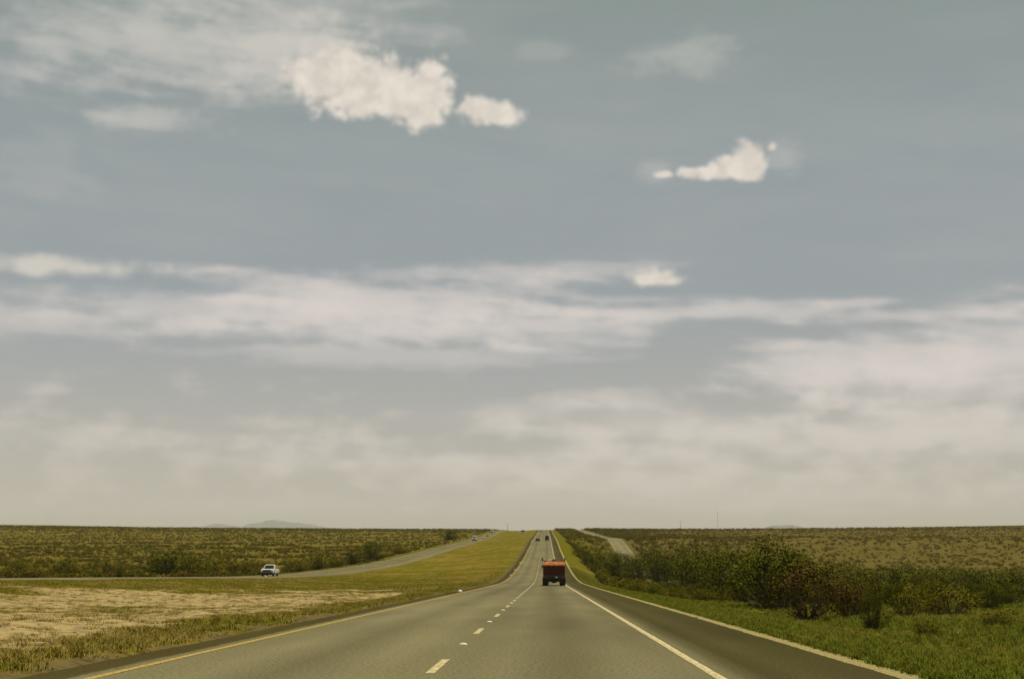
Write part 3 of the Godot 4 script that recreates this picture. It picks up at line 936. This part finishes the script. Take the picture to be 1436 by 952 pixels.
func cargo_truck(at: Vector3) -> void:
	var o := thing("cargo_truck", "dark red cargo truck with an orange tarpaulin bulging over its box", "truck", at)
	# origin on the road below the rear axle; the rear end is at +z
	var box_l := 4.6
	var rear := 1.15
	var zc := rear - box_l / 2
	one(o, "chassis_rail", M.frame, Vector3(-0.42, 0.84, -1.6), Vector3(0.12, 0.22, 6.4))
	one(o, "chassis_rail", M.frame, Vector3(0.42, 0.84, -1.6), Vector3(0.12, 0.22, 6.4))
	one(o, "bed_floor", M.frame, Vector3(0, 1.02, zc), Vector3(2.2, 0.13, box_l), 0.02)
	# tailgate of five boards, four posts
	for i in 5:
		one(o, "tailgate_board", M.red, Vector3(0, 1.21 + i * 0.2, rear - 0.04 + 0.004 * (i % 2)), Vector3(2.14, 0.185, 0.06), 0.015)
	for x in [-1.06, -0.36, 0.36, 1.06]:
		one(o, "tailgate_post", M.red, Vector3(x, 1.61, rear + 0.025), Vector3(0.08, 1.08, 0.06), 0.012)
	for s in [-1.0, 1.0]:
		for i in 5:
			one(o, "side_board", M.red, Vector3(s * 1.07, 1.21 + i * 0.2, zc - 0.03), Vector3(0.05, 0.185, box_l - 0.1), 0.015)
		for k in 6:
			one(o, "side_post", M.red, Vector3(s * 1.115, 1.61, rear - 0.15 - k * 0.86), Vector3(0.045, 1.08, 0.09), 0.01)
	one(o, "front_board", M.red, Vector3(0, 1.7, rear - box_l + 0.03), Vector3(2.1, 1.3, 0.06), 0.015)
	# tarpaulin: a sagging sheet over the load with scalloped skirt at the back
	var t := MB.new()
	var nx := 26
	var nz := 24
	var r := RandomNumberGenerator.new()
	r.seed = 3
	var top := func(i: int, j: int) -> Vector3:
		var u := float(i) / nx * 2.0 - 1.0
		var w := float(j) / nz
		var y := 2.16 + (0.30 - 0.10 * pow(absf(u), 4.0)) * (0.9 + 0.1 * sin(w * 9.0)) * smoothstep(-0.03, 0.16, w)
		y += (0.05 * sin(u * 15.0 + w * 5.0) + 0.04 * sin(u * 8.0 - w * 21.0)) * smoothstep(0.0, 0.06, w)
		return Vector3(u * 1.11, y, rear + 0.02 - w * (box_l - 0.05))
	for i in nx:
		for j in nz:
			t.quad(top.call(i, j), top.call(i, j + 1), top.call(i + 1, j + 1), top.call(i + 1, j))
	for i in nx:                                        # rear skirt, draped over the tailgate and lashed at intervals
		var drop := func(q: int) -> float: return 0.10 + 0.09 * absf(sin(float(q) / nx * PI * 4.0))
		for k in 3:
			var f0 := k / 3.0
			var f1 := (k + 1) / 3.0
			var P := func(q: int, f: float) -> Vector3:
				var b: Vector3 = top.call(q, 0)
				return Vector3(b.x, b.y - drop.call(q) * f, rear + 0.02 + 0.10 * sqrt(f) + 0.015 * sin(q * 1.9))
			t.quad(P.call(i, f1), P.call(i, f0), P.call(i + 1, f0), P.call(i + 1, f1))
	for s in [-1.0, 1.0]:
		for j in nz:
			var A: Vector3 = top.call(0 if s < 0 else nx, j)
			var B: Vector3 = top.call(0 if s < 0 else nx, j + 1)
			t.quad(A, B, B + Vector3(s * 0.06, -0.24, 0), A + Vector3(s * 0.06, -0.24, 0))
	put(o, "tarpaulin", t.done(), M.tarp)
	for x in [-0.74, 0.0, 0.74]:
		one(o, "lashing_strap", M.black, Vector3(x, 1.75, rear + 0.085), Vector3(0.035, 0.9, 0.012), 0.004)
	# load seen past the tarpaulin and the cab
	one(o, "load_crate", M.white_car, Vector3(-0.42, 2.57, -2.2), Vector3(0.42, 0.30, 0.6), 0.03)
	one(o, "load_bale", M.frame, Vector3(0.05, 2.56, -1.9), Vector3(0.40, 0.40, 0.7), 0.08)
	one(o, "headboard", M.black, Vector3(0, 2.53, rear - box_l - 0.06), Vector3(2.16, 0.16, 0.07), 0.02)
	var cab := put(o, "cab", slab([[-3.7, 0.75], [-3.7, 2.35], [-4.0, 2.55], [-5.0, 2.5], [-5.35, 1.75], [-6.1, 1.55], [-6.2, 0.75]], 1.05, 0.92, 1.6, 2.5), M.red)
	one(cab, "rear_window", M.glass, Vector3(0, 2.05, -3.69), Vector3(1.3, 0.42, 0.03), 0.01)
	one(cab, "windscreen", M.glass, Vector3(0, 2.12, -5.2), Vector3(1.6, 0.55, 0.05), 0.01)
	one(cab, "roof_light", M.lamp_clear, Vector3(0.3, 2.58, -4.3), Vector3(0.5, 0.09, 0.2), 0.03)
	for s in [-1.0, 1.0]:
		var mir := one(o, "mirror", M.black, Vector3(s * 1.2, 2.74, -4.75), Vector3(0.14, 0.34, 0.07), 0.02)
		one(mir, "mirror_arm", M.black, Vector3(-s * 0.16, -0.12, 0), Vector3(0.3, 0.03, 0.03), 0.01)
	var mir2 := one(o, "side_lamp", M.black, Vector3(-1.22, 1.95, 0.75), Vector3(0.12, 0.30, 0.08), 0.02)
	mir2.set_meta("label", "dark lamp bracket on the box side")
	# bumper, lamps, flaps, axle
	one(o, "rear_bumper", M.frame, Vector3(0, 0.88, rear + 0.04), Vector3(2.30, 0.26, 0.1), 0.02)
	for x in [-0.95, 0.95]:
		one(o, "tail_lamp", M.lamp_red, Vector3(x, 0.88, rear + 0.10), Vector3(0.2, 0.1, 0.03), 0.01)
	one(o, "number_plate", M.reflector, Vector3(0.3, 0.88, rear + 0.096), Vector3(0.3, 0.14, 0.012), 0.004)
	for x in [-0.88, 0.88]:
		one(o, "mud_flap", M.flap, Vector3(x, 0.45, rear - 0.02), Vector3(0.64, 0.62, 0.02), 0.005)
	one(o, "underride_panel", M.flap, Vector3(0, 0.58, rear - 0.06), Vector3(1.1, 0.36, 0.06), 0.02)
	one(o, "spare_carrier", M.frame, Vector3(0, 0.36, 0.55), Vector3(0.5, 0.14, 0.5), 0.05)
	var ax := MB.new()
	ax.tube(Vector3(-0.9, 0.5, 0), Vector3(0.9, 0.5, 0), 0.09, 0.09, 10)
	ax.tube(Vector3(0, 0.5, -0.02), Vector3(0, 0.5, 0.26), 0.24, 0.17, 12)
	put(o, "axle", ax.done(), M.frame)
	for s in [-1.0, 1.0]:
		wheel(o, Vector3(s * 1.04, 0.50, 0), 0.50, 0.26)
		wheel(o, Vector3(s * 0.74, 0.50, 0), 0.50, 0.26)
		wheel(o, Vector3(s * 0.95, 0.50, -4.9), 0.50, 0.27)

func pickup(at: Vector3, turn: float) -> void:
	var o := thing("pickup_truck", "white pickup truck with dark grille driving on the opposite carriageway", "pickup", at, turn)
	var body := put(o, "body", slab([[-2.75, 0.55], [-2.78, 0.98], [-2.6, 1.12], [-1.15, 1.20], [0.55, 1.22], [0.6, 1.17], [2.7, 1.17], [2.75, 0.6], [2.1, 0.5], [-2.2, 0.48]], 0.99, 0.93, 0.9, 1.25), M.white_car)
	var cabin := put(o, "cab_roof", slab([[-0.42, 1.80], [-0.25, 1.87], [0.52, 1.87], [0.62, 1.80], [0.55, 1.72], [-0.42, 1.72]], 0.76, 0.70, 1.72, 1.87), M.white_car)
	put(o, "cab_glass", slab([[-1.12, 1.19], [-0.44, 1.74], [0.56, 1.74], [0.56, 1.20]], 0.86, 0.74, 1.2, 1.75), M.glass)
	for s in [-1.0, 1.0]:
		var p := MB.new()
		p.hull([Vector3(s * 0.80, 1.19, -1.16), Vector3(s * 0.90, 1.19, -1.16), Vector3(s * 0.90, 1.19, -1.02), Vector3(s * 0.80, 1.19, -1.02)], [Vector3(s * 0.68, 1.76, -0.48), Vector3(s * 0.77, 1.76, -0.48), Vector3(s * 0.77, 1.76, -0.36), Vector3(s * 0.68, 1.76, -0.36)])
		put(cabin, "windscreen_pillar", p.done(), M.white_car)
		var p2 := MB.new()
		p2.hull([Vector3(s * 0.80, 1.19, 0.38), Vector3(s * 0.90, 1.19, 0.38), Vector3(s * 0.90, 1.19, 0.60), Vector3(s * 0.80, 1.19, 0.60)], [Vector3(s * 0.68, 1.76, 0.40), Vector3(s * 0.77, 1.76, 0.40), Vector3(s * 0.77, 1.76, 0.60), Vector3(s * 0.68, 1.76, 0.60)])
		put(cabin, "rear_pillar", p2.done(), M.white_car)
		one(body, "door", M.white_car, Vector3(s * 0.975, 0.86, -0.32), Vector3(0.05, 0.60, 1.25), 0.02)
		one(o, "mirror", M.white_car, Vector3(s * 1.05, 1.28, -0.80), Vector3(0.22, 0.17, 0.09), 0.03)
		one(o, "headlight", M.lamp_clear, Vector3(s * 0.78, 0.92, -2.76), Vector3(0.26, 0.15, 0.08), 0.02)
		one(o, "tail_light", M.lamp_red, Vector3(s * 0.88, 0.98, 2.72), Vector3(0.12, 0.32, 0.08), 0.02)
		for z in [-1.75, 1.65]:
			wheel(o, Vector3(s * 0.86, 0.39, z), 0.39, 0.26)
			one(body, "wheel_arch", M.black, Vector3(s * 0.93, 0.58, z), Vector3(0.12, 0.46, 0.94), 0.05)
	one(o, "grille", M.black, Vector3(0, 0.90, -2.765), Vector3(1.34, 0.30, 0.07), 0.02)
	one(o, "front_bumper", M.grey_car, Vector3(0, 0.66, -2.82), Vector3(1.92, 0.14, 0.16), 0.04)
	one(o, "air_dam", M.black, Vector3(0, 0.44, -2.66), Vector3(1.86, 0.34, 0.2), 0.03)
	one(o, "underbody", M.black, Vector3(0, 0.42, 0), Vector3(1.6, 0.22, 4.9), 0.03)
	one(o, "bed_liner", M.black, Vector3(0, 1.172, 1.66), Vector3(1.56, 0.02, 1.9), 0.005)

func box_truck(at: Vector3, turn: float, paint: Material, label: String, group: String) -> void:
	var o := thing("box_truck", label, "truck", at, turn, group)
	one(o, "cargo_box", paint, Vector3(0, 2.1, 1.7), Vector3(2.5, 2.5, 6.0), 0.05)
	var cab := put(o, "cab", slab([[-1.45, 0.6], [-1.45, 2.7], [-2.9, 2.65], [-3.3, 1.7], [-3.9, 1.5], [-4.0, 0.6]], 1.15, 1.0, 1.5, 2.7), paint)
	one(cab, "windscreen", M.glass, Vector3(0, 2.15, -3.14), Vector3(1.9, 0.75, 0.12), 0.03)
	one(cab, "grille", M.black, Vector3(0, 1.1, -3.98), Vector3(1.4, 0.6, 0.08), 0.03)
	one(o, "front_bumper", M.black, Vector3(0, 0.55, -4.0), Vector3(2.3, 0.3, 0.2), 0.04)
	one(o, "chassis", M.black, Vector3(0, 0.72, 0.6), Vector3(1.0, 0.24, 7.6), 0.03)
	for s in [-1.0, 1.0]:
		one(o, "headlight", M.lamp_clear, Vector3(s * 0.9, 1.0, -3.98), Vector3(0.28, 0.2, 0.08), 0.03)
		one(o, "mirror", M.black, Vector3(s * 1.35, 2.0, -3.1), Vector3(0.18, 0.4, 0.1), 0.03)
		for z in [-2.9, 3.2]:
			wheel(o, Vector3(s * 1.02, 0.48, z), 0.48, 0.28)

func car(at: Vector3, turn: float, paint: Material, tall: float, label: String, group: String, kind := "car") -> void:
	var o := thing(kind, label, "car" if kind == "car" else kind, at, turn, group)
	var h := tall
	put(o, "body", slab([[-2.25, 0.35], [-2.3, 0.65], [-2.1, 0.82], [-1.0, 0.92], [1.3, 0.95], [2.2, 0.92], [2.3, 0.6], [2.2, 0.35]], 0.9, 0.84, 0.6, 0.95), paint)
	put(o, "cabin_glass", slab([[-1.05, 0.91], [-0.3, h - 0.06], [1.1 if h < 1.6 else 1.9, h - 0.06], [1.75 if h < 1.6 else 2.15, 0.93]], 0.82, 0.66, 0.9, h), M.glass)
	put(o, "roof", slab([[-0.35, h - 0.07], [-0.2, h], [1.05 if h < 1.6 else 1.85, h], [1.2 if h < 1.6 else 1.98, h - 0.07]], 0.69, 0.64, h - 0.07, h), paint)
	one(o, "rear_bumper", M.black, Vector3(0, 0.48, 2.3), Vector3(1.74, 0.22, 0.14), 0.04)
	one(o, "front_bumper", M.black, Vector3(0, 0.48, -2.3), Vector3(1.74, 0.22, 0.14), 0.04)
	for s in [-1.0, 1.0]:
		one(o, "tail_light", M.lamp_red, Vector3(s * 0.7, 0.80, 2.25), Vector3(0.3, 0.13, 0.09), 0.03)
		one(o, "headlight", M.lamp_clear, Vector3(s * 0.68, 0.70, -2.26), Vector3(0.32, 0.13, 0.1), 0.03)
		for z in [-1.4, 1.4]:
			wheel(o, Vector3(s * 0.80, 0.32, z), 0.32, 0.21)

func on_main(x: float, d: float) -> Vector3: return Vector3(x, main_y(d), -d)
func on_far(x: float, d: float) -> Vector3: return Vector3(x, far_y(d), -d)
func slope_at(t: Array, d: float) -> float: return atan((prof(t, d + 3.0) - prof(t, d - 3.0)) / 6.0)

func make_vehicles() -> void:
	cargo_truck(on_main(0.84, 151.0))
	var tr := get_node("cargo_truck") as Node3D
	tr.rotation.x = slope_at(T_MAIN, 153.0)
	pickup(on_far(-44.9, 234.0), PI)
	(get_node("pickup_truck") as Node3D).rotation.x = -slope_at(T_FAR, 234.0)
	box_truck(on_far(-43.2, 870.0), PI, M.white_car, "white box truck approaching on the distant opposite carriageway", "")
	box_truck(on_far(-46.6, 1240.0), PI, M.white_car, "small white box truck coming over the crest beyond the other truck", "")
	car(on_far(-43.2, 1060.0), PI, M.grey_car, 1.45, "grey car following the white box truck on the opposite carriageway", "")
	car(on_far(-43.0, 1000.0), PI, M.white_car, 1.6, "white car between the two white box trucks", "")
	car(Vector3(-18.0, ground(-18.0, 1100.0), -1100.0), PI * 0.75, M.white_car, 2.2, "white van standing on the grass median near the crest", "", "van")
	car(on_main(0.5, 610.0), 0.0, M.dark_car, 2.3, "dark tall van far ahead in the lane of the red truck", "", "van")
	car(on_main(-3.3, 590.0), 0.0, M.dark_car, 1.42, "dark car far ahead in the lane beside the yellow line", "")
	car(on_main(-3.3, 1040.0), 0.0, M.white_car, 1.45, "pale car near the crest of the carriageway", "")

# ---------------------------------------------------------------- small roadside things
func make_markers() -> void:
	var b := MB.new()
	b.tube(Vector3(0, 0, 0), Vector3(0, 0.03, 0), 0.15, 0.145, 14)
	var base := b.done()
	var l := MB.new()
	for ring in 4:
		for i in 14:
			var p := func(a: float, t: float) -> Vector3: return Vector3(cos(a) * cos(t) * 0.125, 0.028 + sin(a) * 0.105, cos(a) * sin(t) * 0.125)
			var a0 := ring * PI / 8
			var t0 := TAU * i / 14
			l.face_out([p.call(a0, t0), p.call(a0, t0 + TAU / 14), p.call(a0 + PI / 8, t0 + TAU / 14), p.call(a0 + PI / 8, t0)], Vector3.ZERO)
	var lens := l.done()
	var spots := []
	for d in [99.0, 240.0, 275.0, 330.0, 460.0, 600.0, 800.0, 940.0]:
		spots.append([on_main(MAIN_L - 0.28, d), "white edge reflector standing beside the yellow line of the carriageway", "edge reflectors by the yellow line"])
	for d in [209.0, 372.0, 1150.0, 1230.0]:
		spots.append([on_far(FAR_X + 4.3, d), "white edge reflector on the median side of the opposite carriageway", "edge reflectors of the opposite carriageway"])
	for s in spots:
		var o := thing("edge_reflector", s[1], "reflector", s[0] + Vector3(0, -0.01, 0), 0.0, s[2])
		o.scale = Vector3.ONE * (1.3 if s[0].z > -300.0 else 1.7)
		put(o, "base", base, M.gravel)
		put(o, "dome", lens, M.reflector)

func pole(px: float, d: float, h: float, arms: bool, label: String) -> void:
	var v := ray(px, 742.0)
	var x := v.x / -v.z * d
	var o := thing("utility_pole" if arms else "radio_mast", label, "pole", Vector3(x, ground(x, d) - 0.2, -d))
	var m := MB.new()
	m.tube(Vector3.ZERO, Vector3(0, h, 0), 0.2 if arms else 0.11, 0.07, 8)
	put(o, "shaft", m.done(), M.pole)
	if arms:
		one(o, "cross_arm", M.pole, Vector3(0, h - 0.6, 0), Vector3(2.4, 0.14, 0.14), 0.02)
	else:
		for k in 4:
			one(o, "cross_bracket", M.pole, Vector3(0, h * (0.3 + 0.2 * k), 0), Vector3(0.9, 0.12, 0.12), 0.02)

func make_far() -> void:
	pole(712, 1380, 7.5, true, "wooden utility pole with a cross arm on the crest")
	pole(1007, 1500, 20.0, false, "thin tall mast rising above the scrub skyline")
	pole(955, 1560, 9.0, true, "small wooden utility pole on the skyline near the mast")
	# far mountains, in metres at about 40 km
	for q in [["mountain", 345.0, 98.0, 40000.0, [[-1.0, 0], [-0.9, 4], [-0.72, 8], [-0.6, 7], [-0.45, 5], [-0.32, 3], [-0.2, 8], [-0.08, 9], [0.05, 12], [0.14, 14], [0.24, 12], [0.42, 10], [0.55, 9], [0.72, 7], [0.88, 4], [1.0, 0]], "pale blue hazy mountain range behind the scrub skyline"],
			["mesa", 1120.0, 36.0, 34000.0, [[-1.0, 0], [-0.5, 5], [0.3, 6], [0.7, 3], [1.0, 0]], "tiny hazy mesa behind the skyline past the mast"]]:
		var d: float = q[3]
		var cx: float = (q[1] - 765.0) / FOC * d
		var hw: float = q[2] / FOC * d
		var up := d / FOC
		var g: float = (748.0 - 741.5) * up
		var m := MB.new()
		var cols := 90
		var P := func(i: int, k: int) -> Vector3:
			var u := float(i) / cols * 2.0 - 1.0
			var h := 0.0
			var st: Array = q[4]
			for s in range(st.size() - 1):
				if u >= st[s][0] and u <= st[s + 1][0]:
					h = lerpf(st[s][1], st[s + 1][1], smoothstep(0.0, 1.0, (u - st[s][0]) / (st[s + 1][0] - st[s][0])))
			h = maxf(0.0, h + 1.3 * nb.get_noise_1d(i * 8.0 + 50.0) * minf(1.0, h / 4.0))
			var f: float = [0.0, 0.45, 0.8, 1.0, 0.6, 0.0][k]
			var rid := 1.0 + 0.25 * nb.get_noise_2d(i * 9.0, k * 40.0) if k > 0 and k < 3 else 1.0
			return Vector3(cx + u * hw, lerpf(-20.0, g + h * up, f * rid if f > 0.0 and f < 1.0 else f), -d + [-1.0, -0.5, -0.2, 0.0, 0.4, 1.0][k] * -2500.0 - 2500.0)
		for i in cols:
			for k in 5:
				m.quad(P.call(i, k), P.call(i, k + 1), P.call(i + 1, k + 1), P.call(i + 1, k))
		var o := put(self, q[0], m.done(), M.rock)
		tag(o, q[5], "mountain", "", "structure")

func _ready() -> void:
	# ---- camera, sky, sun, exposure
	cam = Camera3D.new()
	cam.name = "camera"
	cam.fov = rad_to_deg(2.0 * atan(PH / 2.0 / FOC))
	cam.near = 0.1
	cam.far = 120000.0
	cam.position = Vector3(0, EYE, 0)
	cam.rotation = Vector3(atan(272.0 / FOC), atan(47.0 / FOC), 0)
	add_child(cam)
	var env := Environment.new()
	env.background_mode = Environment.BG_SKY
	env.sky = make_sky()
	env.background_energy_multiplier = 1.0
	env.tonemap_mode = Environment.TONE_MAPPER_LINEAR
	env.tonemap_exposure = 1.0
	env.sdfgi_enabled = true
	env.ssao_enabled = true
	env.ssil_enabled = true
	env.fog_enabled = true
	env.fog_density = 0.00003
	env.fog_light_color = Color(0.88, 0.90, 0.90)
	var we := WorldEnvironment.new()
	we.name = "world_environment"
	we.environment = env
	add_child(we)
	var sun := DirectionalLight3D.new()
	sun.name = "sun"
	sun.light_color = Color(1.0, 0.92, 0.74)
	sun.light_energy = 1.5
	sun.light_angular_distance = 0.53
	sun.shadow_enabled = true
	sun.rotation = Vector3(deg_to_rad(-62.0), deg_to_rad(180.0 - 22.0), 0)
	add_child(sun)
	print("sky ", Time.get_ticks_msec())
	# ---- setting
	rng.seed = 1
	fbm_setup(na, 101, 0.02, 3)
	fbm_setup(nb, 202, 0.06, 3)
	fbm_setup(nc, 303, 0.03, 2)
	make_materials()
	print("materials ", Time.get_ticks_msec())
	make_ground()
	make_roads()
	make_far()
	print("roads ", Time.get_ticks_msec())
	# ---- plants
	make_kinds()
	make_bushes()
	print("bushes ", Time.get_ticks_msec())
	make_grass()
	# ---- vehicles and small things
	make_vehicles()
	make_markers()
	print("done ", Time.get_ticks_msec())
